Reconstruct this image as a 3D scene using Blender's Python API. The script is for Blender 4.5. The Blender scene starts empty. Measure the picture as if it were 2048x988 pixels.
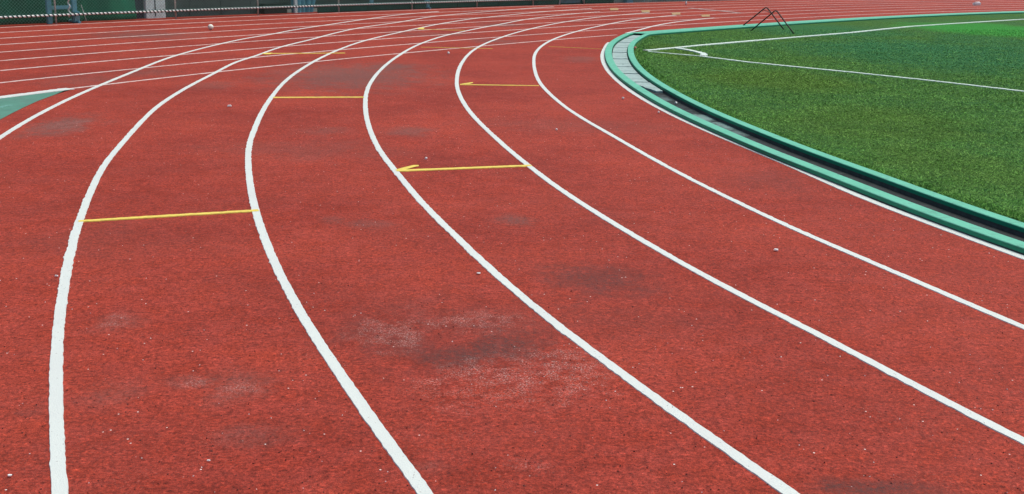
import bpy, bmesh, math, random
import numpy as np
from mathutils import Vector, Matrix
from mathutils.geometry import tessellate_polygon

random.seed(7); rng = np.random.default_rng(7)
R = math.radians
C = bpy.context.scene.collection
sc = bpy.context.scene

# ------------------------------------------------------------ camera
F_PX, PITCH, ROLL, CAM_H = 2280.486, 0.2564949, 0.0220742, 1.908179
cam_d = bpy.data.cameras.new('camera'); cam = bpy.data.objects.new('camera', cam_d); C.objects.link(cam)
cam_d.sensor_width = 36.0; cam_d.lens = F_PX / 2048 * 36.0
cam_d.clip_start = 0.05; cam_d.clip_end = 3000
cam.matrix_world = Matrix.Translation((0, 0, CAM_H)) @ Matrix.Rotation(math.pi/2 - PITCH, 4, 'X') @ Matrix.Rotation(ROLL, 4, 'Z')
sc.camera = cam

# ------------------------------------------------------------ sky, sun, exposure
SUN_EL, SUN_AZ = R(66), R(62)          # azimuth measured from +Y towards +X
w = bpy.data.worlds.new('World'); sc.world = w; w.use_nodes = True
nt = w.node_tree; bg = nt.nodes['Background']
sky = nt.nodes.new('ShaderNodeTexSky'); sky.sky_type = 'NISHITA'; sky.sun_disc = False
sky.sun_elevation = SUN_EL; sky.sun_rotation = SUN_AZ; sky.air_density = 1.0; sky.dust_density = 4.0; sky.ozone_density = 1.0
nt.links.new(sky.outputs['Color'], bg.inputs['Color']); bg.inputs['Strength'].default_value = 0.10
sl = bpy.data.lights.new('sun', 'SUN'); sl.energy = 1.5; sl.angle = R(30); sl.color = (1.0, 0.965, 0.86)
so = bpy.data.objects.new('sun', sl); C.objects.link(so)
sd = Vector((math.sin(SUN_AZ)*math.cos(SUN_EL), math.cos(SUN_AZ)*math.cos(SUN_EL), math.sin(SUN_EL)))
so.rotation_euler = sd.to_track_quat('Z', 'Y').to_euler(); so.location = sd*60
sc.view_settings.view_transform = 'Standard'; sc.view_settings.look = 'None'
sc.view_settings.gamma = 1.0; sc.view_settings.exposure = 0.52

# ------------------------------------------------------------ ground geometry of the bend
cp, sp = math.cos(PITCH), math.sin(PITCH); cr, sr = math.cos(ROLL), math.sin(ROLL)
def U(px, py, z=0.0):
    """point of the horizontal plane z seen at pixel (px, py) of the 2048 x 988 photograph"""
    x = (px-1024)/F_PX; y = -(py-494)/F_PX
    x, y = cr*x - sr*y, sr*x + cr*y
    t = -(CAM_H - z)/(-sp + cp*y)
    return np.array([x*t, (cp + sp*y)*t])
CX, CY, RAD, PH = 34.602, 18.717, 33.0896, 0.979861
CC = np.array([CX, CY]); SDIR = np.array([math.cos(PH), math.sin(PH)]); SN = np.array([-math.sin(PH), math.cos(PH)])
LANE = 1.22

BEND = {
0:[(1205,112.5),(1210,131),(1226,153),(1247,172),(1271,189),(1305,209),(1342,228.5),(1381,247),(1464,283),(1569,325.6),(1638,357),(1741,403),(1844,441),(1947.5,479),(2016,506),(1210,97),(1218,85)],
1:[(1352,30.5),(1276,38),(1200,52),(1161,61),(1127,71),(1097.7,83),(1078,96.6),(1069.6,109),(1068,123.5),(1069.6,138),(1080.6,167),(1105,193),(1137,219),(1171,240.7),(1210,262.6),(1244,282),(1500,417),(1603,465),(1706.5,510),(1775,537),(2048,657)],
2:[(1299,25.4),(1263.5,28),(1199,34),(1112.5,47),(1054,59.6),(998,76.6),(971,87),(947,100),(927,121),(917.5,140.6),(914,157.7),(914,175),(925,201.6),(939.5,223.6),(959,245.5),(988,272),(1018,300),(1060,333),(1097,363),(1508,606),(1571,635),(1650,675),(2048,885)],
3:[(1199,23.4),(1105.5,32),(1054,38.5),(1000,49),(917,65.4),(890.6,71),(842,87),(798,111),(768.6,133),(746.6,157.7),(735.6,177),(731,197),(732,226),(738,253),(746.6,275),(758.7,302),(787,336),(821.5,379),(862,425.5),(902.4,462),(932.8,494),(1072,617.7),(1112,651),(1178.5,698),(1257,757),(1335.6,816),(1414,871),(1492.6,926),(1571,981)],
4:[(1183.6,17),(1088,23.4),(1000,32),(946.5,37.3),(868,50),(805,63.7),(720,84),(656,109),(607,135.7),(573,160),(549,187),(529,216),(514.6,245.5),(505,270),(497,290),(496,325),(499,359),(508,407),(520,452),(537,493),(547,521),(589,604),(628.5,670.7),(668,729.6),(726.7,816),(785.6,898.5),(840.5,973)],
5:[(1107,13.7),(1068,16),(1000,21.3),(937,26.4),(868,32.5),(800,44.5),(712.5,56.6),(622,79.5),(561,94),(505,115),(478.5,121),(427,148),(366,179.6),(317,211),(281,245.5),(248,283),(206.5,331.6),(179,390),(158,445),(144.6,493),(134,541.5),(124,607),(118,639),(114,718),(112.7,796),(116,894.6),(121.7,981)],
6:[(878,23),(839,26),(799,29.5),(741.6,37),(668,48),(595,58.6),(537,70),(495.6,76),(415,94),(342,114),(268.5,143),(202.6,170),(146.5,194),(73,231),(5,272)]}

def smooth(v, s):
    if s <= 0: return v
    k = np.arange(-int(3*s)-1, int(3*s)+2); g = np.exp(-.5*(k/s)**2); g /= g.sum()
    p = len(k)//2
    return np.convolve(np.pad(v, (p, p), mode='edge'), g, mode='valid')

def bend_path(k, extra=-100.0, step=.015):
    """centre line of bend marking k, from the far end round to beside / behind the camera"""
    q = np.array([U(*p) for p in BEND[k]]) - CC
    a = np.degrees(np.arctan2(q[:,1], q[:,0])) % 360
    r = np.hypot(q[:,0], q[:,1]) - RAD - LANE*k
    o = np.argsort(a); a = a[o]; r = r[o]
    a1 = 360 + extra
    rr = RAD + LANE*k
    n = int((a1-a[0])*math.pi/180*rr/step)
    A = np.linspace(a[0], a1, n)
    rs = smooth(np.interp(A, a, r), .45/step)
    w_ = rr + rs
    return np.stack([CX + w_*np.cos(np.radians(A)), CY + w_*np.sin(np.radians(A))], 1)

# inner edge of the straight (offset from the bend's tangent), as a smooth function of distance along it
E1S = [(1290,62.3),(1341,58.7),(1392.6,54.6),(1444,51),(1499,48),(1600,42.7),(1709,36),(1819,29.5),(1928,25),(2046,22)]
S0 = [(136.7,176),(220,168.6),(317,157.7),(415,146.7),(498,138),(622,124.7),(744,112.5),(866,99),(998,89),(1097,81.5),(1171,74.6),(1234,70)]
def tn(p): g = p-CC; return float(g@SDIR), float(g@SN)-RAD
_d = [tn(U(*p)) for p in S0] + [(t, n+.12) for t, n in (tn(U(x, y, .05)) for x, y in E1S)]
_t = np.array([v[0] for v in _d]); _n = np.array([v[1] for v in _d])
_poly = np.polyfit(_t, _n, 4)
TA, TB = -27.5, 12.0
def base_n(t):
    tc = np.clip(t, TA, TB); v = np.polyval(_poly, tc); dv = np.polyder(_poly)
    return v + (t-tc)*np.polyval(dv, tc)
def SP(t, off):
    """point on the straight: t metres along it, off metres outwards from its inner edge line"""
    t = np.asarray(t, float); b = base_n(t)
    dv = (base_n(t+.05)-base_n(t-.05))/.1
    nrm = SN[None]*1.0 - SDIR[None]*dv.reshape(-1,1) if t.ndim else SN - SDIR*dv
    nrm = nrm/np.linalg.norm(nrm, axis=-1, keepdims=True)
    c = CC + np.multiply.outer(t, SDIR) + np.multiply.outer(RAD+b, SN)
    return c + nrm*off
def straight_path(off, t0, t1, step=.03):
    return SP(np.arange(t0, t1, step), off)

# ------------------------------------------------------------ materials
def lin(c):
    return tuple(((v/255)/12.92 if v/255 <= .04045 else ((v/255+.055)/1.055)**2.4) for v in c)
class NT:
    def __init__(s, name):
        s.m = bpy.data.materials.new(name); s.m.use_nodes = True; s.t = s.m.node_tree; s.n = s.t.nodes; s.l = s.t.links
        s.b = s.n['Principled BSDF']; s.co = s.n.new('ShaderNodeTexCoord').outputs['Object']
    def lk(s, a, b): s.l.new(a, b)
    def noise(s, scale, detail=3, rough=.6, vec=None, dist=0):
        n = s.n.new('ShaderNodeTexNoise'); n.inputs['Scale'].default_value = scale; n.inputs['Detail'].default_value = detail
        n.inputs['Roughness'].default_value = rough; n.inputs['Distortion'].default_value = dist
        s.lk(vec or s.co, n.inputs['Vector']); return n.outputs['Fac']
    def ramp(s, f, stops, interp='LINEAR'):
        r = s.n.new('ShaderNodeValToRGB'); cr_ = r.color_ramp; cr_.interpolation = interp
        while len(cr_.elements) < len(stops): cr_.elements.new(.5)
        for e, (p, c) in zip(cr_.elements, stops):
            e.position = p; e.color = (c, c, c, 1) if isinstance(c, (int, float)) else (*c, 1)
        s.lk(f, r.inputs['Fac']); return r.outputs['Color']
    def mix(s, f, a, b, mode='MIX'):
        m = s.n.new('ShaderNodeMix'); m.data_type = 'RGBA'; m.blend_type = mode
        for sock, v in ((m.inputs[0], f), (m.inputs[6], a), (m.inputs[7], b)):
            if isinstance(v, (int, float)): sock.default_value = v if sock == m.inputs[0] else (v, v, v, 1)
            elif isinstance(v, tuple): sock.default_value = (*v, 1)
            else: s.lk(v, sock)
        return m.outputs[2]
    def math(s, op, a, b=None, clamp=False):
        m = s.n.new('ShaderNodeMath'); m.operation = op; m.use_clamp = clamp
        for i, v in ((0, a), (1, b)):
            if v is None: continue
            if isinstance(v, (int, float)): m.inputs[i].default_value = v
            else: s.lk(v, m.inputs[i])
        return m.outputs[0]
    def mapping(s, loc=(0,0,0), rot=(0,0,0), scale=(1,1,1), typ='POINT'):
        m = s.n.new('ShaderNodeMapping'); m.vector_type = typ
        m.inputs['Location'].default_value = loc; m.inputs['Rotation'].default_value = rot; m.inputs['Scale'].default_value = scale
        s.lk(s.co, m.inputs['Vector']); return m.outputs[0]
    def bump(s, h, strength, dist):
        b = s.n.new('ShaderNodeBump'); b.inputs['Strength'].default_value = strength; b.inputs['Distance'].default_value = dist
        s.lk(h, b.inputs['Height']); s.lk(b.outputs[0], s.b.inputs['Normal'])
    def out(s, col, rough=.8, spec=.5):
        if isinstance(col, tuple): s.b.inputs['Base Color'].default_value = (*col, 1)
        else: s.lk(col, s.b.inputs['Base Color'])
        if isinstance(rough, (int, float)): s.b.inputs['Roughness'].default_value = rough
        else: s.lk(rough, s.b.inputs['Roughness'])
        s.b.inputs['Specular IOR Level'].default_value = spec
        return s.m
    def blob(s, px, py, rx, ry, soft=.6, ragged=.55, nz=None):
        """0..1 mask of a stain centred where the photo shows it; rx, ry are its half sizes in photo pixels"""
        c = U(px, py); ex = U(px+rx, py)-c; ey = U(px, py-ry)-c
        lx, ly = np.linalg.norm(ex), np.linalg.norm(ey)
        m = s.mapping(loc=(c[0], c[1], 0), scale=(lx, ly, 1), typ='TEXTURE')
        v = s.n.new('ShaderNodeVectorMath'); v.operation = 'LENGTH'; s.lk(m, v.inputs[0])
        d = s.math('ADD', v.outputs['Value'], s.math('MULTIPLY', s.math('SUBTRACT', nz, .5), ragged*4))
        mr = s.n.new('ShaderNodeMapRange'); mr.interpolation_type = 'SMOOTHSTEP'
        mr.inputs['From Min'].default_value = 1.0+soft*.3; mr.inputs['From Max'].default_value = 1.0-soft
        s.lk(d, mr.inputs['Value']); return mr.outputs['Result']

def mat_track():
    m = NT('red_rubber_track')
    big = m.noise(.55, 4, .6); mid = m.noise(5, 4, .65); g1 = m.noise(70, 3, .7); g2 = m.noise(210, 3, .7); g3 = m.noise(26, 4, .75); g4 = m.noise(9, 4, .75)
    base = m.mix(m.ramp(big, [(.35, 0.0), (.65, 1.0)]), (.245,.0270,.0135), (.350,.046,.0235))
    base = m.mix(m.math('MULTIPLY', m.ramp(mid, [(.38, 0.0), (.70, 1.0)]), .5), base, (.37,.060,.045))
    # single granules: darker and lighter rubber crumbs
    grain = m.ramp(m.mix(.5, g1, g2), [(.36, .30), (.5, 1.0), (.63, 1.6)])
    base = m.mix(1.0, base, grain, 'MULTIPLY')
    base = m.mix(1.0, base, m.ramp(g3, [(.32, .62), (.5, 1.0), (.68, 1.32)]), 'MULTIPLY')
    base = m.mix(1.0, base, m.ramp(g4, [(.3, .84), (.7, 1.14)]), 'MULTIPLY')
    g5 = m.noise(44, 2, .8)
    base = m.mix(1.0, base, m.ramp(g5, [(.30, .55), (.46, 1.0), (.56, 1.0), (.70, 1.55)]), 'MULTIPLY')
    chalk = m.math('MULTIPLY', m.ramp(m.noise(95, 2, .8), [(.58, 0.0), (.68, 1.0)]), m.ramp(m.noise(1.6, 5, .75), [(.45, .04), (.66, .55)]))
    base = m.mix(chalk, base, (.50,.22,.18))
    broad = m.ramp(m.noise(.9, 6, .75), [(.40, 0.0), (.62, .42)])
    base = m.mix(m.math('MULTIPLY', broad, m.ramp(m.noise(33, 4, .8), [(.40, .1), (.60, 1.0)])), base, (.16,.030,.022))
    nz = m.noise(3.4, 7, .8); nz2 = m.noise(30, 5, .85)
    tex = m.math('MULTIPLY', m.ramp(nz2, [(.36, .15), (.56, 1.0)]), m.ramp(g1, [(.38, .25), (.56, 1.0)]))
    grey = (.125,.088,.078); dark = (.085,.040,.036)
    stains = [  # x, y, rx, ry, strength, colour
        (1185,556,125,32,.62,dark),(1015,690,85,36,.66,dark),(890,712,80,22,.5,dark),(800,690,140,44,.25,dark),(120,252,70,20,.8,grey),(700,152,170,24,.7,grey),(1120,250,200,14,.2,grey),(600,300,200,20,.22,grey),(200,480,160,36,.22,dark),(1250,640,200,30,.22,dark),
        (1025,440,40,12,.5,grey),(815,262,55,10,.5,grey),(650,262,60,8,.35,grey),(790,133,60,8,.5,grey),(1710,975,110,18,.65,dark),
        (240,640,50,22,.26,grey),(225,790,70,24,.26,grey),(465,775,70,34,.30,grey),(370,765,60,14,.22,grey),(500,870,80,30,.26,grey),
        (740,450,50,10,.35,grey),(665,440,30,8,.3,grey),(60,825,40,12,.4,dark),(1540,360,90,26,.3,dark),(1160,118,40,6,.4,grey),
        (300,145,50,8,.4,grey),(990,82,60,4,.5,grey),(860,68,90,4,.4,grey),(300,70,120,8,.55,grey),(900,640,260,70,.25,dark),(1230,440,70,30,.16,dark),
        (1000,50,50,4,.5,grey),(1800,980,120,14,.4,dark),(860,935,60,16,.3,grey),(420,170,60,8,.35,grey),(170,160,90,12,.35,grey)]
    for x, y, rx, ry, st, col in stains:
        k = m.math('MULTIPLY', m.math('MULTIPLY', m.blob(x, y, rx*1.1, ry*1.15, .85, .8, nz), tex), min(1, st*1.45))
        base = m.mix(k, base, col)
    # chalky worn scuffs
    scf = m.math('MULTIPLY', m.ramp(m.noise(105, 3, .85), [(.53, 0.0), (.60, 1.0)]), m.ramp(m.noise(9, 4, .8), [(.42, 0.0), (.58, 1.0)]))
    for x, y, rx, ry, st in [(790,665,95,42,.6),(960,645,110,26,.5),(950,745,100,24,.6),(1110,735,130,46,.7),(1000,790,200,40,.35),(870,765,60,10,.4),(1130,800,40,14,.3),(230,640,40,16,.4),(380,765,50,12,.35),(470,780,50,20,.45),(1060,930,60,16,.35),(140,250,50,12,.3)]:
        k = m.math('MULTIPLY', m.math('MULTIPLY', m.blob(x, y, rx, ry, .8, .75, nz), scf), min(1, st*1.5))
        base = m.mix(k, base, (.58,.38,.34))
    # tiny bright specks scattered at random over the surface
    v = m.n.new('ShaderNodeTexVoronoi'); v.feature = 'F1'; v.inputs['Scale'].default_value = 42; m.lk(m.co, v.inputs['Vector'])
    sepc = m.n.new('ShaderNodeSeparateColor'); m.lk(v.outputs['Color'], sepc.inputs[0])
    spk = m.math('MULTIPLY', m.math('GREATER_THAN', sepc.outputs[0], .985), m.math('LESS_THAN', v.outputs['Distance'], .17))
    base = m.mix(spk, base, (.75,.66,.62))
    h = m.math('ADD', m.math('MULTIPLY', g1, .6), m.math('MULTIPLY', g2, .5))
    m.bump(h, .9, .006)
    return m.out(base, .88, .2)

def mat_white(name='white_line_paint', tint=(.62,.685,.65), wear=.0, dirt=.35):
    m = NT(name)
    d = m.ramp(m.noise(60, 3, .75), [(.60, 0.0), (.72, 1.0)])
    col = m.mix(m.math('MULTIPLY', d, dirt), tint, (.42,.42,.41))
    col = m.mix(m.math('MULTIPLY', m.ramp(m.noise(1.3, 4, .6), [(.45, 0.0), (.7, 1.0)]), .35), col, (.56,.58,.57))
    v = m.n.new('ShaderNodeTexVoronoi'); v.inputs['Scale'].default_value = 55; m.lk(m.co, v.inputs['Vector'])
    sp_ = m.n.new('ShaderNodeSeparateColor'); m.lk(v.outputs['Color'], sp_.inputs[0])
    pin = m.math('MULTIPLY', m.math('GREATER_THAN', sp_.outputs[0], .86), m.math('LESS_THAN', v.outputs['Distance'], .2))
    col = m.mix(m.math('MULTIPLY', pin, .6), col, (.22,.20,.19))
    if wear:
        wv = m.ramp(m.noise(9, 5, .8), [(.42, 0.0), (.62, 1.0)])
        col = m.mix(m.math('MULTIPLY', wv, wear), col, (.36,.12,.095))
    m.bump(m.noise(160, 2, .7), .6, .004)
    return m.out(col, .7, .4)

def mat_yellow():
    m = NT('yellow_line_paint')
    col = m.mix(m.ramp(m.noise(30, 4, .7), [(.4, 0.0), (.7, 1.0)]), (.80,.66,.115), (.62,.47,.09))
    m.bump(m.noise(160, 2, .7), .5, .004)
    return m.out(col, .7, .4)

def plain(name, col, rough=.6, spec=.5, var=.25, scale=8, bump=0, dirt=None, metal=0):
    m = NT(name)
    c2 = tuple(v*(1-var) for v in col); c3 = tuple(min(1, v*(1+var)) for v in col)
    c = m.ramp(m.noise(scale, 5, .65), [(.3, c2), (.7, c3)])
    if dirt:
        c = m.mix(m.math('MULTIPLY', m.ramp(m.noise(scale*.37, 5, .75), [(.5, 0.0), (.68, 1.0)]), .6), c, dirt)
    if bump: m.bump(m.noise(scale*6, 3, .7), .5, bump)
    m.b.inputs['Metallic'].default_value = metal
    return m.out(c, rough, spec)

M = {}
M['track'] = mat_track()
M['white'] = mat_white()
M['white_worn'] = mat_white('worn_white_line_paint', (.66,.58,.54), .65, .5)
M['yellow'] = mat_yellow()

def mat_kerb():
    m = NT('green_kerb_paint')
    c = m.ramp(m.noise(3.5, 5, .7), [(.3, (.095,.43,.285)), (.7, (.145,.53,.375))])
    w_ = m.ramp(m.noise(26, 4, .8), [(.62, 0.0), (.75, 1.0)])
    c = m.mix(m.math('MULTIPLY', w_, .5), c, (.45,.62,.57))
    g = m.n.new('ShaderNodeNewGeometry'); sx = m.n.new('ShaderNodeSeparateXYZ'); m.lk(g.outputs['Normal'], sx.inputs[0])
    # shade on the flanks is painted in as a deeper green than the top
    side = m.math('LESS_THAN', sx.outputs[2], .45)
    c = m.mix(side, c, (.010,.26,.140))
    gr = m.math('MULTIPLY', m.ramp(m.noise(7, 6, .8), [(.50, 0.0), (.66, 1.0)]), .45)
    c = m.mix(gr, c, (.05,.16,.11))
    m.bump(m.noise(90, 3, .7), .35, .003)
    return m.out(c, .65, .3)
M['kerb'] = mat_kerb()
M['kerb_edge'] = plain('worn_kerb_edge', (.50,.66,.61), .6, .5, .2, 20)
M['rubber'] = plain('dark_rubber_base', (.075,.080,.077), .8, .3, .3, 14, .003)

def mat_channel():
    m = NT('wet_drain_concrete')
    c = m.ramp(m.noise(6, 5, .7), [(.3, (.012,.017,.017)), (.6, (.024,.032,.031)), (.8, (.07,.095,.09))])
    nz = m.noise(5, 5, .75)
    for x, y, rx, ry, st in [(1405,232,26,8,.8),(1455,248,26,8,.75),(1475,262,30,6,.4),(1330,195,14,5,.35)]:
        c = m.mix(m.math('MULTIPLY', m.blob(x, y, rx, ry, .6, .7, nz), st), c, (.20,.32,.30))
    m.bump(m.noise(60, 4, .7), .5, .006)
    return m.out(c, m.ramp(m.noise(4, 3), [(.4, .6), (.6, .9)]), .25)
M['channel'] = mat_channel()
M['cover'] = plain('pale_green_drain_cover', (.33,.45,.43), .8, .3, .3, 9, .004, (.10,.17,.155))

def field_tones(m, col):
    nz = m.noise(.6, 5, .75)
    for x, y, rx, ry, st, c in [(1900,110,270,28,.75,TEAL),(1650,62,160,12,.6,TEAL),(1780,95,160,10,.5,TEAL),(2000,85,120,16,.5,TEAL),(1480,105,70,10,.3,TEAL),(1990,60,150,13,1.0,VIVID),(2060,66,90,15,1.0,VIVID),
                                (1560,160,170,22,.5,OLIVE),(1350,105,50,20,.5,OLIVE),(1750,250,200,40,.35,OLIVE),(1900,330,150,40,.3,OLIVE)]:
        col = m.mix(m.math('MULTIPLY', m.blob(x, y, rx, ry, .5, .3, nz), st), col, c)
    return col
def mat_turf():
    m = NT('artificial_turf')
    a = m.noise(.35, 5, .65); b = m.noise(3.2, 5, .7); c_ = m.noise(26, 4, .75); d = m.noise(120, 3, .75)
    col = m.mix(m.ramp(a, [(.4, 0.0), (.62, 1.0)]), (.046,.135,.024), (.034,.130,.042))
    col = m.mix(m.math('MULTIPLY', m.ramp(b, [(.35, 0.0), (.68, 1.0)]), .65), col, (.072,.165,.030))
    col = m.mix(1.0, col, m.ramp(c_, [(.32, .62), (.66, 1.38)]), 'MULTIPLY')
    col = m.mix(1.0, col, m.ramp(d, [(.32, .6), (.68, 1.45)]), 'MULTIPLY')
    col = field_tones(m, col)
    m.bump(m.math('ADD', d, c_), 1.0, .02)
    return m.out(col, .9, .1)
TEAL, VIVID, OLIVE = (.028,.165,.062), (.040,.27,.040), (.092,.165,.018)
M['turf'] = mat_turf()
M['turf_line'] = plain('white_turf_line', (.60,.72,.66), .8, .3, .22, 25, .006)
M['blade'] = None

# ------------------------------------------------------------ mesh helpers
def link(name, verts, faces, mat, parent=None, smooth_=False, **props):
    me = bpy.data.meshes.new(name)
    me.from_pydata([tuple(map(float, v)) for v in verts], [], [tuple(int(i) for i in f) for f in faces]); me.update()
    o = bpy.data.objects.new(name, me); C.objects.link(o)
    if mat: me.materials.append(mat)
    if smooth_: me.shade_smooth()
    if parent: o.parent = parent
    for k, v in props.items(): o[k] = v
    return o
def thing(name, label, cat, loc=(0,0,0), rz=0, group=None):
    o = bpy.data.objects.new(name, None); C.objects.link(o); o.location = loc; o.rotation_euler = (0, 0, rz); o.empty_display_size = .1
    o['label'] = label; o['category'] = cat
    if group: o['group'] = group
    return o
def jig(n, step, amp, corr):
    v = smooth(rng.normal(size=n), max(corr/step, .01)); s = v.std() or 1
    return v/s*amp
def normals(P):
    d = np.gradient(P, axis=0); d /= np.linalg.norm(d, axis=1, keepdims=True)
    return np.stack([-d[:,1], d[:,0]], 1)
def ribbon(name, P, width, z0, z1, mat, parent=None, step=.015, rag=.0022, **props):
    """a hand-painted band: raised edge, slightly ragged sides"""
    n = len(P); N = normals(P); h = width/2
    a = h + (jig(n, step, rag*.8, .012) + jig(n, step, rag*.45, .035) + jig(n, step, rag*.8, .9))*(.6+.5*np.abs(jig(n, step, 1, 1.3)).clip(0, 1.6))
    b = h + (jig(n, step, rag*.8, .012) + jig(n, step, rag*.45, .035) + jig(n, step, rag*.8, .9))*(.6+.5*np.abs(jig(n, step, 1, 1.3)).clip(0, 1.6))
    A = P + N*a[:,None]; B = P - N*b[:,None]
    A2 = P + N*(a[:,None]+.002); B2 = P - N*(b[:,None]+.002)
    V = np.concatenate([np.c_[A2, np.full(n, z0)], np.c_[A, np.full(n, z1)], np.c_[B, np.full(n, z1)], np.c_[B2, np.full(n, z0)]])
    i = np.arange(n-1)
    Fs = np.concatenate([np.stack([i+k*n, i+1+k*n, i+1+(k+1)*n, i+(k+1)*n], 1) for k in range(3)])
    return link(name, V, Fs, mat, parent, **props)
def sweep(name, P, prof, mat, parent=None, **props):
    """profile [(offset, z)...] carried along P; offsets along the left-hand normal"""
    n = len(P); N = normals(P); m = len(prof)
    V = np.concatenate([np.c_[P + N*o, np.full(n, z)] for o, z in prof]); i = np.arange(n-1)
    Fs = np.concatenate([np.stack([i+k*n, i+(k+1)*n, i+1+(k+1)*n, i+1+k*n], 1) for k in range(m-1)])
    return link(name, V, Fs, mat, parent, **props)
def poly(name, pts, z, mat, parent=None, **props):
    v = [Vector((p[0], p[1], 0)) for p in pts]
    tris = tessellate_polygon([v])
    fs = []
    for a, b, c in tris:
        cr_ = (v[b]-v[a]).cross(v[c]-v[a]).z
        fs.append((a, b, c) if cr_ > 0 else (a, c, b))
    return link(name, [(p[0], p[1], z) for p in pts], fs, mat, parent, **props)
def bm_box(bm, c, s, rz=0, tilt=None, bev=0):
    mt = Matrix.Translation(c) @ Matrix.Rotation(rz, 4, 'Z')
    if tilt is not None: mt = mt @ tilt
    r = bmesh.ops.create_cube(bm, size=1, matrix=mt @ Matrix.Diagonal((*s, 1)))
    if bev:
        es = list({e for v in r['verts'] for e in v.link_edges})
        bmesh.ops.bevel(bm, geom=es, offset=bev, segments=2, affect='EDGES')
def bm_tube(bm, pts, r, seg=8, cap=True):
    pts = [Vector(p) for p in pts]; rings = []
    up = None
    for i, p in enumerate(pts):
        d = (pts[min(i+1, len(pts)-1)]-pts[max(i-1, 0)]).normalized()
        if up is None: up = d.orthogonal().normalized()
        up = (up - d*up.dot(d)).normalized(); sx = d.cross(up)
        rr = r[i] if isinstance(r, (list, tuple)) else r
        rings.append([bm.verts.new(p + (up*math.cos(k*2*math.pi/seg)+sx*math.sin(k*2*math.pi/seg))*rr) for k in range(seg)])
    for a, b in zip(rings, rings[1:]):
        for k in range(seg): bm.faces.new((a[k], a[(k+1)%seg], b[(k+1)%seg], b[k]))
    if cap:
        bm.faces.new(rings[0][::-1]); bm.faces.new(rings[-1])
def bmo(name, fn, mat, parent=None, smooth_=True, **props):
    bm = bmesh.new(); fn(bm); me = bpy.data.meshes.new(name)
    bmesh.ops.recalc_face_normals(bm, faces=bm.faces); bm.to_mesh(me); bm.free()
    o = bpy.data.objects.new(name, me); C.objects.link(o); me.materials.append(mat)
    if smooth_: me.shade_smooth()
    if parent: o.parent = parent
    for k, v in props.items(): o[k] = v
    return o

# ------------------------------------------------------------ the kerb line (outer edge of the outer kerb)
KZ = .05
E1A = [(2048,497),(1848,426.1),(1640,343.5),(1550,310),(1450,267),(1400,245.5),(1300,195.4),(1291,189.4),(1253.2,165),(1228.9,144.8),(1214.3,124.6),(1210,109),(1211.5,95.3),(1216.7,85.6),(1235.3,73.5),(1251.5,66.2)]
def kerb_path():
    q = np.array([U(x, y, KZ) for x, y in E1A]) - CC
    a = np.degrees(np.arctan2(q[:,1], q[:,0])) % 360; r = np.hypot(q[:,0], q[:,1])
    o = np.argsort(a); a = a[o]; r = r[o]
    A = np.linspace(a[0]-.3, 262, 2600); rs = smooth(np.interp(A, a, r), 22)
    arc = np.stack([CX+rs*np.cos(np.radians(A)), CY+rs*np.sin(np.radians(A))], 1)[::-1]      # near -> far
    st = SP(np.arange(tn(arc[-1])[0]+1.0, 70, .04), -.12)
    P = np.concatenate([arc, st])
    s = np.r_[0, np.cumsum(np.linalg.norm(np.diff(P, axis=0), axis=1))]
    S_ = np.arange(0, s[-1], .04); P = np.stack([np.interp(S_, s, P[:,0]), np.interp(S_, s, P[:,1])], 1)
    return np.stack([smooth(P[:,0], 7), smooth(P[:,1], 7)], 1)
KP = kerb_path()          # travels from behind the camera, round the bend, up the straight; field on its right
def off(P, d): return P - normals(P)*d      # d metres towards the field
W1, G, W2 = .13, .30, .115

# ------------------------------------------------------------ ground sheets
ground = poly('ground', [(-900,-900),(1100,-900),(1100,1100),(-900,1100)], -.45, plain('bare_ground', (.16,.15,.13), .9, .3, .3, .8, .01), kind='structure')
fence_off = 9.98
far = SP(np.array([70.0]), fence_off+.6)[0]; near = SP(np.array([-60.0]), fence_off+.6)[0]
edge_in = off(KP, -.001)[::6]
outer = [tuple(SP(np.array([t]), fence_off+.6)[0]) for t in np.arange(70, -60.1, -4)]
outer += [(-34, -38), (CX-5, -38), (float(edge_in[0][0])-.0, -30)]
track = poly('running_track', [tuple(p) for p in edge_in] + outer, 0.0, M['track'], kind='structure')
# the field inside the inner kerb
fk = off(KP, W1+G+W2-.02)[::6]
field_pts = [tuple(p) for p in fk] + [(90, 60), (90, -25), (float(fk[0][0])+10, -25)]
field = poly('field', field_pts, .006, M['turf'], kind='structure')
# pavement behind the fence
bp = [tuple(SP(np.array([t]), fence_off+.6)[0]) for t in np.arange(-60, 70.1, 5)]
bq = [tuple(SP(np.array([t]), fence_off+26)[0]) for t in np.arange(70, -60.1, -5)]
pave = poly('pavement', bp+bq, -.03, plain('concrete_pavement', (.10,.105,.10), .85, .4, .25, 2, .004), kind='structure')

# ------------------------------------------------------------ drain channel and kerbs
sweep('drain_channel', off(KP, W1+G/2), [(G/2+.05,-.44),(G/2+.001,-.44),(G/2+.001,-.02),(-G/2-.001,-.02),(-G/2-.001,-.44)], M['channel'], kind='structure')
def kerb(name, d, width, label):
    P = off(KP, d+width/2); h = width/2; b = .006
    k = thing(name, label, 'kerb')
    k['kind'] = 'structure'
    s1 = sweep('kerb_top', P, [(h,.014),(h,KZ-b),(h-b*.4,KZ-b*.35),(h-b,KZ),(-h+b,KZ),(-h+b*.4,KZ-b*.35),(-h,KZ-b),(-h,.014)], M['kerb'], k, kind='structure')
    s2 = sweep('kerb_base', P, [(h-.004,-.30),(h-.004,.0145),(-h+.004,.0145),(-h+.004,-.30)], M['rubber'], k, kind='structure')
    return k
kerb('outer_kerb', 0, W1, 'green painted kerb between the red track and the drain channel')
kerb('inner_kerb', W1+G, W2, 'green painted kerb between the drain channel and the turf')

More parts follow.
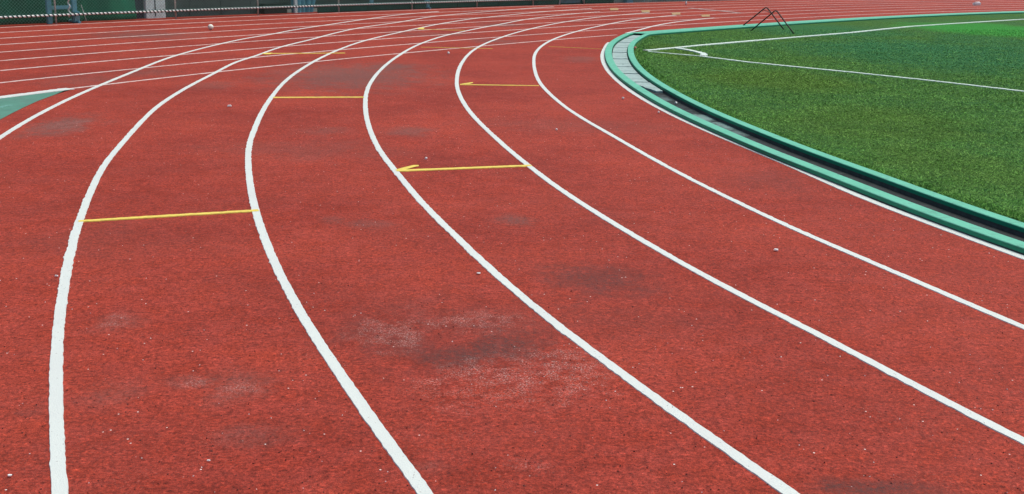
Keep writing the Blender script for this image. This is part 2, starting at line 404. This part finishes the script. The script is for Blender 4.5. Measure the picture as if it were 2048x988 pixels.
i0 = int(np.argmin(np.linalg.norm(off(KP, W1+G/2)-U(1268,70.5), axis=1)))-1
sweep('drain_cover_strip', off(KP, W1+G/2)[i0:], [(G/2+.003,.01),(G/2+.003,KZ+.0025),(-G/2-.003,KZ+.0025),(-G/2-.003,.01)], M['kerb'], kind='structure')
# drain covers lying in the channel at the head of the bend
def kerb_s(px, py):                       # nearest index on KP
    p = U(px, py, 0); return int(np.argmin(np.linalg.norm(off(KP, W1+G/2)-p, axis=1)))
cuts = [kerb_s(1316,184), kerb_s(1292,165), kerb_s(1272,148), kerb_s(1259,134), kerb_s(1249,118.5), kerb_s(1243,105.5), kerb_s(1241,95.5), kerb_s(1247,85.5), kerb_s(1256,77), kerb_s(1268,70.5)]
cov_lab = ['broken pale drain cover at the end of the row, beside the open wet channel','plain drain cover next to the broken end cover','smooth grey drain cover one short of the cover with the lifting hole','pale drain cover with a dark lifting hole','wide green tinted drain cover beyond the cover with the lifting hole','narrow green drain cover between two dark joints','pale drain cover where the channel turns towards the straight','mottled drain cover just past the turn of the channel','farthest shaded drain cover, where the two kerbs close up']
MH = plain('lifting_hole', (.01,.01,.01), .9, .1)
for j in range(len(cuts)-1):
    a, b = sorted((cuts[j], cuts[j+1]))
    Pm = off(KP, W1+G/2)
    seg = Pm[a:b+1]; s_ = np.r_[0, np.cumsum(np.linalg.norm(np.diff(seg, axis=0), axis=1))]; g_ = .035 + rng.uniform(0, .02)
    L_ = np.linspace(g_, s_[-1]-g_, 14); Q = np.stack([np.interp(L_, s_, seg[:,0]), np.interp(L_, s_, seg[:,1])], 1)
    n_ = len(Q); N_ = normals(Q); hw = G/2-.012 + rng.uniform(-.006, .0)
    jitl = np.zeros(n_); jitr = np.zeros(n_)
    if j == 0: jitl = np.linspace(-.17, 0, n_)**1 + rng.normal(size=n_)*.012; jitr = rng.normal(size=n_)*.01
    z = .006 + rng.uniform(-.004, .004)
    A_ = Q + N_*(hw+jitl)[:,None]; B_ = Q - N_*(hw+jitr*.3)[:,None]
    V = np.concatenate([np.c_[A_, np.full(n_, -.018)], np.c_[A_, np.full(n_, z)], np.c_[B_, np.full(n_, z+.002)], np.c_[B_, np.full(n_, -.018)]])
    i = np.arange(n_-1); Fs = [f for k in range(3) for f in np.stack([i+k*n_, i+(k+1)*n_, i+1+(k+1)*n_, i+1+k*n_], 1)]
    Fs += [(0, n_, 2*n_, 3*n_), (n_-1, 4*n_-1, 3*n_-1, 2*n_-1)]
    ct = Q.mean(0); V = V - np.array([ct[0], ct[1], 0])
    o = link('drain_cover', V, Fs, M['cover'], label=cov_lab[j], category='drain cover', group='drain covers in the channel'); o.location = (ct[0], ct[1], 0)
    if j == 3:
        hp = U(1246, 128, .01)
        def f(bm): bmesh.ops.create_circle(bm, cap_ends=True, segments=12, radius=1, matrix=Matrix.Translation((hp[0]-ct[0], hp[1]-ct[1], z+.0035)) @ Matrix.Diagonal((.014, .035, 1, 1)))
        bmo('lifting_hole', f, MH, o, False)

# ------------------------------------------------------------ lane markings
MK = dict(kind='structure')
for k in range(7):
    ribbon('lane_marking', bend_path(k), .074 if k == 0 else .054, -.001, .0045, M['white'], track, rag=.0018, **MK)
t_in = {0: -60}
for k in range(9):
    t0 = -60; t1 = tn(U(1236,70))[0] if k == 0 else 68
    P = straight_path(LANE*k + (0 if k else 0), t0, t1, .03)
    if k == 0:
        te = tn(U(136,177))[0]; P = straight_path(0, te, t1, .03)
    P = P + normals(P)*jig(len(P), .03, .006, .8)[:,None]
    ribbon('lane_marking', P, .064, -.001, .0028, M['white_worn'], track, step=.03, rag=.004, **MK)
# the thicker edge line above the green apron, far left
P = straight_path(-.03, -60, te, .03)
ribbon('edge_marking', P, .15, -.001, .0085, M['white'], track, step=.03, rag=.005, **MK)
# bend line that leaves the kerb and runs into the straight lanes
c_ = np.array([U(*p) for p in [(1249,67.5),(1259,65),(1280,59.5),(1310,51.2),(1354,43.6),(1395,39),(1436,35.4)]])
tt = np.r_[0, np.cumsum(np.linalg.norm(np.diff(c_, axis=0), axis=1))]; T_ = np.arange(0, tt[-1], .03)
P = np.stack([smooth(np.interp(T_, tt, c_[:,0]), 18), smooth(np.interp(T_, tt, c_[:,1]), 18)], 1)
ribbon('lane_marking', P, .064, -.001, .0050, M['white'], track, step=.03, rag=.003, **MK)

def seg_path(a, b, step=.012, z=0):
    p, q = U(*a), U(*b); n = max(4, int(np.linalg.norm(q-p)/step)); t = np.linspace(0, 1, n)[:,None]
    return p*(1-t)+q*t
yl = [((157,443),(517,421.5),.074),((793,342.5),(1062,331.5),.07),((920,169.5),(1078,171.5),.08),((546,195.5),(728,194.8),.085),((527,107.5),(690,106.5),.055),((1098,93),(1204,98),.05),((842,94.5),(985,97.5),.03),((836,58.5),(930,61),.05)]
for a, b, wd in yl:
    ribbon('stagger_marking', seg_path(a, b), wd, -.001, .0060, M['yellow'], track, step=.012, rag=.002, **MK)
def arrow(pts):
    poly('stagger_arrow', [U(*p) for p in pts], .0068, M['yellow'], track, **MK)
arrow([(789,341.5),(800,338),(812,335),(826,331.5),(837,331.2),(838,333.5),(828,335.5),(818,338.5),(808,341)])
arrow([(919,169),(930,167.2),(945,165.2),(947,166.6),(938,168.8)])
arrow([(523,108),(534,106.3),(545,106.2),(541,109),(531,109.3)])
arrow([(833,58),(842,55.5),(850,55.8),(846,59)])
for x, y in ((1228,19),(1291,23.2),(1352,28),(1411,32)):
    poly('zone_marking', [U(x-9,y-2), U(x+8,y-2.6), U(x+9,y+2), U(x-7,y+2.4)][::-1], .012, plain('faded_yellow_paint', (.40,.26,.13), .8, .3, .3, 12), track, **MK)
# pale curved mark crossing the far lanes
c_ = np.array([U(*p) for p in [(1380,16.5),(1405,19),(1440,22),(1478,26)]]); tt = np.linspace(0, 3, 200)
P = np.stack([np.interp(tt, range(4), c_[:,0]), np.interp(tt, range(4), c_[:,1])], 1)
ribbon('faded_marking', P, .16, -.001, .0115, plain('faded_grey_paint', (.44,.36,.34), .8, .3, .3, 12), track, step=.05, rag=.01, **MK)
# green apron outside the bend, far left
bb = [(0,239.6),(24,227),(48.6,214.7),(75,202.6),(109,190),(134,179.5)]
q = [U(*p) for p in bb]
r7 = np.hypot(*(q[0]-CC)); arc7 = [np.array([CX+r7*math.cos(a), CY+r7*math.sin(a)]) for a in np.radians(np.arange(215, math.degrees(math.atan2(*(q[0]-CC)[::-1]))%360+.5, -2))]
up = [SP(np.array([t]), -.10)[0] for t in np.linspace(te-.1, -60, 20)]
poly('apron', [tuple(p) for p in arc7+q+up], .0035, plain('green_apron_surface', (.085,.24,.18), .75, .3, .14, 5, .004, (.10,.17,.145)), kind='structure')
ribbon('faded_marking', seg_path((-60,226),(24,211)), .05, .003, .008, plain('faded_white_paint', (.12,.30,.25), .8, .3, .4, 14), track, step=.012, rag=.006, **MK)

# ------------------------------------------------------------ markings on the field
def turf_line(pts, wd, z=.022):
    c_ = np.array([U(*p) for p in pts]); tt = np.r_[0, np.cumsum(np.linalg.norm(np.diff(c_, axis=0), axis=1))]; T_ = np.arange(0, tt[-1], .03)
    P = np.stack([np.interp(T_, tt, c_[:,0]), np.interp(T_, tt, c_[:,1])], 1)
    ribbon('field_marking', P, wd, 0, z, M['turf_line'], field, step=.03, rag=.009, **MK)
turf_line([(1293,102.8),(1400,92),(1500,83.3),(1600,74.8),(1700,66.5),(1820,54),(1900,48.5),(2120,35)], .115)
turf_line([(1297,104.2),(1400,113.5),(1500,126),(1700,145.5),(1850,161.5),(2100,190)], .085, .018)
c1 = U(1293,103)
aa = [U(1354,97),(0,0),U(1408,111.5)]
turf_line([(1354,98),(1376,101.5),(1392,105),(1405,109),(1408,111.5),(1403,113.5)], .12, .026)
def turf_blades():
    """short upright fibres: dense near the camera side of the field, thinning with distance"""
    mt = NT('turf_fibre')
    oi = mt.noise(.9, 3, .6)
    at = mt.n.new('ShaderNodeAttribute'); at.attribute_name = 'tone'
    c = mt.mix(1.0, mt.mix(mt.math('MULTIPLY', mt.ramp(mt.noise(2.5, 5, .75), [(.35, 0.0), (.65, 1.0)]), .6), field_tones(mt, (.092,.245,.050)), (.18,.33,.080)), mt.ramp(at.outputs['Fac'], [(0, .55), (1, 2.0)]), 'MULTIPLY')
    c = mt.mix(1.0, c, mt.ramp(oi, [(.35, .85), (.65, 1.15)]), 'MULTIPLY')
    m_ = mt.out(c, .9, .06)
    inner = off(KP, W1+G+W2+.01)
    N = 200000
    # sample positions by photo area so that fibre density follows what is seen
    px = rng.uniform(1265, 2080, N*2); py = rng.uniform(60, 520, N*2)
    x = (px-1024)/F_PX; y = -(py-494)/F_PX; x, y = cr*x - sr*y, sr*x + cr*y; t = -CAM_H/(-sp+cp*y)
    Q = np.stack([x*t, (cp+sp*y)*t], 1)
    rr = np.hypot(Q[:,0]-CX, Q[:,1]-CY)
    inn = RAD-.03-W1-G-W2-.05
    tns = (Q-CC)@SDIR; nns = (Q-CC)@SN - RAD
    ok = (rr < inn+.02) | ((tns > -9.5) & (nns < base_n(tns)-.75))
    ok &= nns < base_n(tns)-.80
    Q = Q[ok][:N]; n = len(Q)
    dist = np.hypot(Q[:,0], Q[:,1])
    hgt = rng.uniform(.004, .013, n)*np.clip(dist/14, .9, 1.3); wd = rng.uniform(.0022, .004, n)*np.clip(dist/9, 1, 3)
    a = rng.uniform(0, 2*math.pi, n); lean = rng.normal(0, .022, (n, 2))
    hgt = hgt*np.where((rr[ok][:N] > inn-.16) & (rr[ok][:N] < inn+.03), 2.0, 1.0)
    dx = np.stack([np.cos(a), np.sin(a)], 1)*wd[:,None]
    V = np.empty((n, 3, 3)); V[:,0,:2] = Q-dx; V[:,1,:2] = Q+dx; V[:,2,:2] = Q+lean; V[:,:2,2] = .004; V[:,2,2] = .006+hgt
    me = bpy.data.meshes.new('grass'); me.vertices.add(n*3); me.vertices.foreach_set('co', V.ravel())
    me.loops.add(n*3); me.loops.foreach_set('vertex_index', np.arange(n*3, dtype=np.int32)); me.polygons.add(n)
    me.polygons.foreach_set('loop_start', np.arange(0, n*3, 3, dtype=np.int32)); me.update(calc_edges=True)
    at_ = me.attributes.new('tone', 'FLOAT', 'POINT'); at_.data.foreach_set('value', np.repeat(rng.uniform(0, 1, n)**1.3, 3))
    me.materials.append(m_); o = bpy.data.objects.new('grass', me); C.objects.link(o); o['kind'] = 'stuff'
turf_blades()

# ------------------------------------------------------------ fence along the outside of the straight
def FP(t, o=0.0, z=0.0):
    p = SP(np.array([float(t)]), fence_off+o)[0]; return Vector((p[0], p[1], z))
def fdir(t): d = FP(t+.1)-FP(t-.1); return math.atan2(d.y, d.x)
def tpx(px):                      # metres along the straight where the fence foot shows at photo column px
    py = np.interp(px, [0,200,400,600,800,1000,1150,1300], [54,47.5,38,28,17.5,9,5.5,1.5]); return tn(U(px, py))[0]
M['galv'] = plain('galvanised_steel', (.74,.78,.76), .45, .5, .15, 12, metal=.3)
M['rail'] = plain('white_rail_paint', (.82,.86,.84), .45, .5, .08, 12)
M['vinyl'] = plain('green_vinyl_wire', (.13,.34,.27), .5, .5, .15, 12)
M['dgreen'] = plain('dark_green_paint', (.006,.075,.055), .6, .4, .25, 5)
T0, T1 = -26.0, 9.0
fence = thing('chain_link_fence', 'long chain link fence with a white bottom rail behind the far straight', 'fence')
def mesh_fn(bm):
    H = 1.75; sp_ = .075; nseg = 1
    def wire(t, s):
        a = FP(t, 0, .04); b = FP(t+s*(H-.04), .004*s, H)
        d = (b-a).normalized(); u = Vector((-SN[1]*0, 0, 1)).cross(d).normalized(); v = d.cross(u); r = .003
        ring = []
        for p in (a, b): ring.append([bm.verts.new(p + (u*math.cos(k*2.0944)+v*math.sin(k*2.0944))*r) for k in range(3)])
        for k in range(3): bm.faces.new((ring[0][k], ring[0][(k+1)%3], ring[1][(k+1)%3], ring[1][k]))
    for t in np.arange(T0-1.7, T1, sp_): wire(t, 1)
    for t in np.arange(T0, T1+1.7, sp_): wire(t, -1)
bmo('wire_mesh', mesh_fn, M['vinyl'], fence, False)
ts = np.arange(T0, T1, .25)
bmo('bottom_rail', lambda bm: bm_tube(bm, [FP(t, -.03, .205) for t in ts], .024, 8), M['rail'], fence)
bmo('top_rail', lambda bm: bm_tube(bm, [FP(t, -.0, 1.78) for t in ts], .024, 8), M['rail'], fence)
def lash(bm):
    P_ = []; per = .098
    ax = [FP(t, -.03, .205) for t in np.arange(T0, T1+.25, .25)]
    for i in range(int((T1-T0-.2)/per*8)):
        u_ = i*per/8; k = int(u_/.25); f_ = u_/.25-k; p = ax[k].lerp(ax[k+1], f_); a_ = i*math.pi/4
        nn_ = Vector((SN[0], SN[1], 0)); P_.append(p + (nn_*math.cos(a_)+Vector((0,0,1))*math.sin(a_))*.029)
    bm_tube(bm, P_, .017, 5)
bmo('lashing_wire', lash, plain('lashing_cord', (.03,.10,.08), .6, .4, .2, 12), fence)
for px in (-120, 124, 491, 631, 754, 866, 964, 1062, 1160):
    t = tpx(px)
    bmo('post', lambda bm: bm_tube(bm, [FP(t, .05, -.02), FP(t, .05, 1.8)], .021, 10), M['galv'], fence)
for t in (-21.0, -15.8, 4.0, 6.6): bmo('post', lambda bm: bm_tube(bm, [FP(t, .05, -.02), FP(t, .05, 1.8)], .021, 10), M['galv'], fence)
bmo('twisted_rope', lambda bm: bm_tube(bm, [FP(tpx(150), .02, .60) + Vector((.02*math.sin(i*.9), 0, -.012*i*2)) for i in range(20)], [.016+.006*(i%2) for i in range(20)], 6), M['galv'], fence)

# low green board and dark gap behind the fence foot (right half)
bt = tpx(598)
kb = thing('baseboard', 'low dark green board standing on edge behind the fence foot', 'board', FP((bt+tpx(1128))/2, .14), 0)
def board(bm):
    t = bt
    while t < tpx(1126):
        t2 = min(t+1.8, tpx(1126)); a, b = FP(t+.01, .14, .075), FP(t2-.01, .14, .075); c = (a+b)/2 - Vector(kb.location)
        c.z = .075; bm_box(bm, c, ((b-a).length, .03, .16), math.atan2(b.y-a.y, b.x-a.x), None, .004); t = t2
bmo('plank', board, M['dgreen'], kb, False)

# tarpaulins
def tarp(name, px0, px1, o, h, col, label, folds, amp, cat='tarpaulin'):
    t0, t1 = tpx(px0), tpx(px1); n = int((t1-t0)/.035); m_ = 16
    a = FP((t0+t1)/2, o); V = []; 
    ph_ = rng.uniform(0, 6.28, 4)
    for i in range(n+1):
        t = t0+(t1-t0)*i/n
        for j in range(m_+1):
            z = -.02 + h*j/m_; lean = .05*(j/m_)
            wv = amp*(math.sin(t*folds+ph_[0]+j*.12)+.6*math.sin(t*folds*2.3+ph_[1]-j*.2)+.4*math.sin(t*folds*.5+j*.35+ph_[2]))
            p = FP(t, o+lean+wv, z) - a; V.append(p)
    Fs = [(i*(m_+1)+j, (i+1)*(m_+1)+j, (i+1)*(m_+1)+j+1, i*(m_+1)+j+1) for i in range(n) for j in range(m_)]
    o_ = link(name, V, Fs, plain(name+'_fabric', col, .6, .4, .3, 3, .004), smooth_=True, label=label, category=cat); o_.location = a
    md = o_.modifiers.new('thickness', 'SOLIDIFY'); md.thickness = .004
    return o_
tarp('tarpaulin', -260, 196, .42, 1.7, (.003,.095,.050), 'dark green tarpaulin hung behind the fence at the far left', 2.3, .035)
tarp('tarpaulin', 197, 293, .46, 1.7, (.004,.160,.080), 'brighter green rumpled tarpaulin left of the pale pillar', 3.6, .05)

# pillar and buildings of the yard behind
def boxthing(name, px0, px1, o, h, depth, mat, label, cat, z0=-.03, seam=None, bev=.012):
    a, b = FP(tpx(px0), o), FP(tpx(px1), o); c = (a+b)/2; rz = math.atan2(b.y-a.y, b.x-a.x); L_ = (b-a).length
    root = thing(name, label, cat, c, rz)
    bmo('body', lambda bm: bm_box(bm, (0, depth/2, z0+h/2), (L_, depth, h), 0, None, bev), mat, root, False)
    return root, L_
M['pale'] = plain('pale_grey_paint', (.66,.82,.82), .6, .4, .12, 6, .002, (.30,.38,.38))
M['dark'] = plain('dark_joint', (.012,.016,.016), .8, .2, .2, 6)
r_, L_ = boxthing('pillar', 312, 347, .48, 3.6, .42, M['pale'], 'pale grey square pillar behind the chain link fence', 'pillar')
bmo('seam', lambda bm: bm_box(bm, (-.02, -.004, 1.8), (.022, .012, 3.5)), M['dark'], r_, False)
r_, _ = boxthing('steel_post', 294, 311, .55, 3.6, .2, plain('navy_steel', (.030,.036,.055), .6, .4, .2, 6), 'dark navy steel post standing left of the pale pillar', 'post')
bmo('base_plate', lambda bm: bm_box(bm, (0, .1, -.01), (.34, .3, .02)), M['dark'], r_, False)
wall = thing('wall', 'dark grey rendered wall right of the pale pillar', 'wall', FP(tpx(455), .72), fdir(tpx(455)))
wl = (FP(tpx(347))-FP(tpx(562))).length
bmo('panel', lambda bm: [bm_box(bm, ((i-1.5)*wl/4, .1, 1.2), (wl/4-.012, .16, 2.44), 0, None, .006) for i in range(4)], plain('grey_render', (.055,.072,.072), .8, .3, .22, 4, .004, (.085,.11,.105)), wall, False)
r_, bl = boxthing('storage_box', 517, 557, .40, .27, .3, plain('black_plastic', (.008,.011,.010), .5, .4, .2, 8), 'low black storage box on the ground beside the blue sheeting', 'box')
bmo('lid', lambda bm: bm_box(bm, (0, .15, .262), (bl+.03, .33, .03), 0, None, .006), M['dark'], r_, False)

# blue sheeting bundle
M['blue'] = plain('blue_sheeting', (.11,.38,.48), .55, .4, .25, 5, .003, (.17,.36,.42))
M['bluepaint'] = plain('blue_steel_paint', (.13,.38,.48), .5, .5, .2, 10, 0, (.22,.33,.36))
def bundle(bm):
    for i, (x, w_, ln, dp) in enumerate([(-.34,.16,0,.16),(-.20,.17,.02,.2),(-.05,.18,.06,.18),(.12,.17,.20,.16),(.25,.13,.42,.12)]):
        pts = [Vector((x+ln*s, .1+.02*math.sin(3*s+i), -.03+1.5*s)) for s in np.linspace(0, 1, 9)]
        seg = 10; rings = []
        for k, p in enumerate(pts):
            wv = w_/2*(1+.15*math.sin(k*1.3+i)); rings.append([bm.verts.new(p+Vector((math.cos(a)*wv, math.sin(a)*dp/2, 0))) for a in np.linspace(0, 2*math.pi, seg, endpoint=False)])
        for a, b in zip(rings, rings[1:]):
            for k in range(seg): bm.faces.new((a[k], a[(k+1)%seg], b[(k+1)%seg], b[k]))
        bm.faces.new(rings[-1])
tb = tpx(590); root = thing('sheeting_bundle', 'blue sheeting bundle leaning in folds behind the fence', 'sheeting', FP(tb, .42), fdir(tb))
bmo('folds', bundle, M['blue'], root)
bmo('edge_strip', lambda bm: bm_box(bm, (-.40, -.02, .72), (.11, .06, 1.5), 0, None, .01), M['pale'], root, False)

# blue steel stands (legs, bar, splayed foot)
def stand(px0, px1, o, label, legw, foot=True, h=1.3, barz=.33):
    a, b = FP(tpx(px0), o), FP(tpx(px1), o); L_ = (b-a).length
    r_ = thing('equipment_stand', label, 'stand', (a+b)/2, math.atan2(b.y-a.y, b.x-a.x), 'blue steel equipment stands by the fence')
    for s in (-1, 1):
        bmo('leg', lambda bm: bm_box(bm, (s*L_/2, 0, h/2), (legw, .07, h), 0, None, .012), M['bluepaint'], r_, False)
    bmo('crossbar', lambda bm: bm_box(bm, (0, 0, barz), (L_-legw, .05, .085), 0, None, .01), M['bluepaint'], r_, False)
    bmo('foot', lambda bm: (bm_tube(bm, [(L_/2-.01, -.20, .02), (L_/2, 0, .05), (L_/2+.02, .3, .02)], .035, 8), bm_box(bm, (L_/2+.0, -.08, .14), (legw*1.25, .05, .26), 0, Matrix.Rotation(.12, 4, 'Y'), .02)), M['bluepaint'], r_, False)
    return r_, L_
r_, L_ = stand(117, 167, .16, 'blue steel stand with two thick legs in front of the green tarpaulin', .13, barz=.36)
def chain(bm):
    for i in range(14):
        a = Vector((L_/2+.10+.008*i, -.14, .40-.026*i)); 
        bmesh.ops.create_icosphere(bm, subdivisions=1, radius=.013, matrix=Matrix.Translation(a) @ Matrix.Diagonal((.7, .7, 1.3, 1)))
bmo('chain', chain, M['rail'], r_)
stand(692, 783, .20, 'blue steel stand with a long crossbar right of the blue sheeting', .12, barz=.40)
a, b = FP(tpx(1012), .12), FP(tpx(1064), .12)
r_ = thing('folding_bench', 'low teal bench panel tilted against the fence foot', 'bench', (a+b)/2, math.atan2(b.y-a.y, b.x-a.x)); L_ = (b-a).length
bmo('seat', lambda bm: bm_box(bm, (-.05, 0, .14), (L_*.8, .05, .22), 0, Matrix.Rotation(R(18), 4, 'X'), .012), M['bluepaint'], r_, False)
for s in (-1, 1): bmo('leg', lambda bm: bm_tube(bm, [(s*L_*.42+s*.1, -.03, .0), (s*L_*.38, .04, .42)], .03, 8), M['pale'], r_)

# ribbed barrier at the far end of the fence
t0, t1 = tpx(1128), tpx(1420)
def barrier(bm):
    n = int((t1-t0)/.03); c0 = FP((t0+t1)/2, .2); pr = None
    for i in range(n+1):
        t = t0+(t1-t0)*i/n; d = .02 if (i//2) % 2 else -.02
        p = FP(t, .2+d)-c0; q = [bm.verts.new((p.x, p.y, z)) for z in (-.02, 1.5)]
        if pr: bm.faces.new((pr[0], q[0], q[1], pr[1]))
        pr = q
bo = bmo('ribbed_barrier', barrier, plain('pale_teal_sheet', (.30,.46,.43), .55, .4, .3, 1.6, 0, (.16,.27,.26)), None, False, label='pale teal ribbed sheet barrier beyond the end of the green board', category='barrier')
bo.location = FP((t0+t1)/2, .2); md = bo.modifiers.new('thickness', 'SOLIDIFY'); md.thickness = .006
r_, _ = boxthing('drum', 1147, 1160, .02, .55, .25, M['bluepaint'], 'small blue cabinet in front of the pale teal barrier', 'cabinet')
r_.name = 'cabinet'; bmo('lid', lambda bm: bm_box(bm, (0, .125, .535), (.30, .28, .03), 0, None, .005), M['pale'], r_, False)

# added rear wall and roof beyond the yard, put there to block sky light
gs = thing('sky_blocker', 'dark wall and roof added behind the fence to block sky light', 'sky_blocker')
MG = plain('dark_blocker_wall', (.030,.038,.036), .8, .3, .3, 1.5, .004)
def gwall(bm):
    for t in np.arange(-64, 12, 4):
        a, b = FP(t+.01, 2.6), FP(t+3.99, 2.6); c = (a+b)/2; c.z = 3; bm_box(bm, c, ((b-a).length, .3, 6.1), math.atan2(b.y-a.y, b.x-a.x))
bmo('rear_wall', gwall, MG, gs, False)
def groof(bm):
    for t in np.arange(-64, 4, 4):
        a, b = FP(t+.01, 9.5), FP(t+3.99, 9.5); c = (a+b)/2; c.z = 6.3; bm_box(bm, c, ((b-a).length, 11.0, .2), math.atan2(b.y-a.y, b.x-a.x))
bmo('roof', groof, MG, gs, False)

# ------------------------------------------------------------ small things
# ball
bp_ = U(421.5, 60, 0); rb = .062
ball = thing('ball', 'white ball lying on the far lanes near the fence', 'ball', (bp_[0], bp_[1], rb+.003))
def sph(bm): bmesh.ops.create_uvsphere(bm, u_segments=32, v_segments=20, radius=rb)
bmo('shell', sph, plain('white_ball_leather', (.85,.88,.78), .5, .5, .1, 30, .001, (.45,.45,.30)), ball)
def seam(bm):
    pts = []
    for i in range(61):
        a = i/60*2*math.pi; v = Vector((math.cos(a), math.sin(a), .55*math.sin(2*a))).normalized()*(rb+.0003); pts.append(v)
    bm_tube(bm, pts, .0016, 5, False)
bmo('seam', seam, plain('ball_stitching', (.25,.22,.14), .8), ball)

# bent-rod rack on the edge of the field
MR = plain('dark_rusty_steel', (.035,.022,.020), .6, .5, .4, 20, .001, (.10,.035,.025))
fa = [U(1482,54.5), U(1568,59.5)]; fb = [U(1502,61.5), U(1588,68)]
rc = (fa[0]+fa[1]+fb[0]+fb[1])/4
rack = thing('rod_rack', 'dark rack of two bent steel hoops standing on the field edge', 'rack', (rc[0], rc[1], 0))
def ray_at(px, py, P):      # height above P's vertical where pixel row py is seen
    x = (px-1024)/F_PX; y = -(py-494)/F_PX; x, y = cr*x - sr*y, sr*x + cr*y; t = P[1]/(cp+sp*y); return np.array([x*t, P[1], CAM_H+(-sp+cp*y)*t])
def hoop(f, apx, apy):
    mid = (f[0]+f[1])/2; top = ray_at(apx, apy, mid); pts = []
    A_ = np.array([*f[0], 0.0]); B_ = np.array([*f[1], 0.0]); T_ = top
    sd_ = B_-A_; sd_ /= np.linalg.norm(sd_)
    l = [A_, A_+(T_-A_)*.90, T_+(A_-T_)*.045+np.array([0,0,-.003]), T_+(B_-T_)*.045+np.array([0,0,-.003]), B_+(T_-B_)*.90, B_]
    for i in range(len(l)-1):
        for s in np.linspace(0, 1, 5)[:-1]: pts.append(l[i]*(1-s)+l[i+1]*s)
    pts.append(l[-1]); pts = np.array(pts)
    sm = pts.copy()
    for _ in range(2): sm[1:-1] = (sm[:-2]+2*sm[1:-1]+sm[2:])/4
    return [Vector(p)-Vector((rc[0], rc[1], 0)) for p in sm], T_
ha, ta = hoop(fa, 1533, 13.5); hb, tb_ = hoop(fb, 1552, 19.5)
bmo('hoop', lambda bm: bm_tube(bm, ha, .017, 8), MR, rack); bmo('hoop', lambda bm: bm_tube(bm, hb, .017, 8), MR, rack)
xa = ray_at(1526, 19.5, (fa[0]+fa[1])/2); xb = ray_at(1545, 27, (fb[0]+fb[1])/2); rcv = np.array([rc[0], rc[1], 0])
bmo('crossbar', lambda bm: bm_tube(bm, [Vector(xa-rcv), Vector(xb-rcv)], .008, 8), MR, rack)
# red peg
pg = U(1270, 98.5, .03)
o = bmo('peg', lambda bm: (bm_tube(bm, [(0,0,0),(0,0,.045)], .012, 10), bmesh.ops.create_uvsphere(bm, u_segments=12, v_segments=8, radius=.03, matrix=Matrix.Translation((0,0,.055)) @ Matrix.Diagonal((1,1,.5,1)))), plain('red_plastic', (.62,.16,.13), .5), label='small red peg at the inner kerb beside the pitch corner', category='peg')
o.location = (pg[0], pg[1], .01)
# scraps of white litter
MS = plain('white_scrap', (.82,.82,.80), .7, .4, .08, 40)
def scrap(px, py, wpx, label, z=.004, round_=False):
    c = U(px, py, z); d = math.hypot(c[0], math.hypot(c[1], CAM_H)); s = wpx/F_PX*d
    def f(bm):
        if round_: bmesh.ops.create_icosphere(bm, subdivisions=2, radius=s/2, matrix=Matrix.Translation((0,0,s*.45)))
        else: bm_box(bm, (0, 0, s*.22), (s, s*.62, s*.4), rng.uniform(-.5, .5), None, s*.1)
        for v in bm.verts: v.co += Vector(rng.normal(0, s*.05, 3))
    o = bmo('litter_scrap', f, MS, None, False, label=label, category='litter', group='white scraps of litter'); o.location = (c[0], c[1], z)
scrap(459,213.5,8,'oblong white scrap in the lane between the second and third bend lines from the left')
scrap(957,547.5,7,'flat white scrap on the red lane left of the large dark stain')
scrap(1552,501.5,8,'white scrap in the lane nearest but one to the green kerb, right of centre')
scrap(852,318.5,5,'round white crumb just behind the yellow arrow head',round_=True)
scrap(1246,198.5,5,'round white crumb beside the white kerb line, farther of the two there',round_=True)
scrap(1317,226,4,'small white crumb touching the white kerb line, nearer of the two there',round_=True)
scrap(1352,208,5,'white pebble lying in the dark drain channel',z=-.018,round_=True)
scrap(113,553,6,'white crumb left of the leftmost near bend line')
scrap(1113,260.5,4,'tiny white crumb on the innermost but one lane, level with the channel pebble',round_=True)
scrap(897,108,5,'white crumb on the lanes above the first bend crossing',round_=True)
scrap(1953,10.5,13,'large flat white piece of litter on the farthest lanes at top right')
scrap(417,922,6,'white flake on the near left lane close to the bottom edge')
scrap(20,952,7,'white flake outside the leftmost bend line at the bottom corner')
bo_ = U(1372,10)
r_ = thing('bottle', 'small white bottle standing on the far lanes', 'bottle', (bo_[0], bo_[1], .003))
bmo('body', lambda bm: bm_tube(bm, [(0,0,0),(0,0,.10),(0,0,.125),(0,0,.15)], [.033,.033,.016,.014], 12), MS, r_)
bmo('cap', lambda bm: bm_tube(bm, [(0,0,.151),(0,0,.17)], .017, 12), M['bluepaint'], r_)

# loose rubber and grit crumbs over the near track
def crumbs(name, n, size, mat):
    px = rng.uniform(0, 2048, n*2); py = 120+868*rng.uniform(0, 1, n*2)**.8
    ok = []
    for x_, y_ in zip(px, py):
        p = U(x_, y_)
        if math.hypot(p[0]-CX, p[1]-CY) > RAD+.06 and tn(p)[1] < base_n(tn(p)[0])+9: ok.append(p)
        if len(ok) >= n: break
    V = []; Fs = []
    base_ = np.array([(1,0,0),(-.5,.87,0),(-.5,-.87,0),(0,0,1.0)])
    for p in ok:
        s = size*rng.uniform(.5, 1.5); a = rng.uniform(0, 6.28); R_ = np.array([[math.cos(a),-math.sin(a),0],[math.sin(a),math.cos(a),0],[0,0,1]])
        b = (base_+rng.normal(0, .18, (4,3)))@R_.T*s; i = len(V); V += list(b+np.array([p[0], p[1], .001])); Fs += [(i,i+1,i+3),(i+1,i+2,i+3),(i+2,i,i+3)]
    link(name, V, Fs, mat, kind='stuff')
crumbs('white_grit', 230, .0028, MS)
crumbs('rubber_crumbs', 1500, .0034, plain('dark_rubber_crumb', (.10,.018,.014), .8))
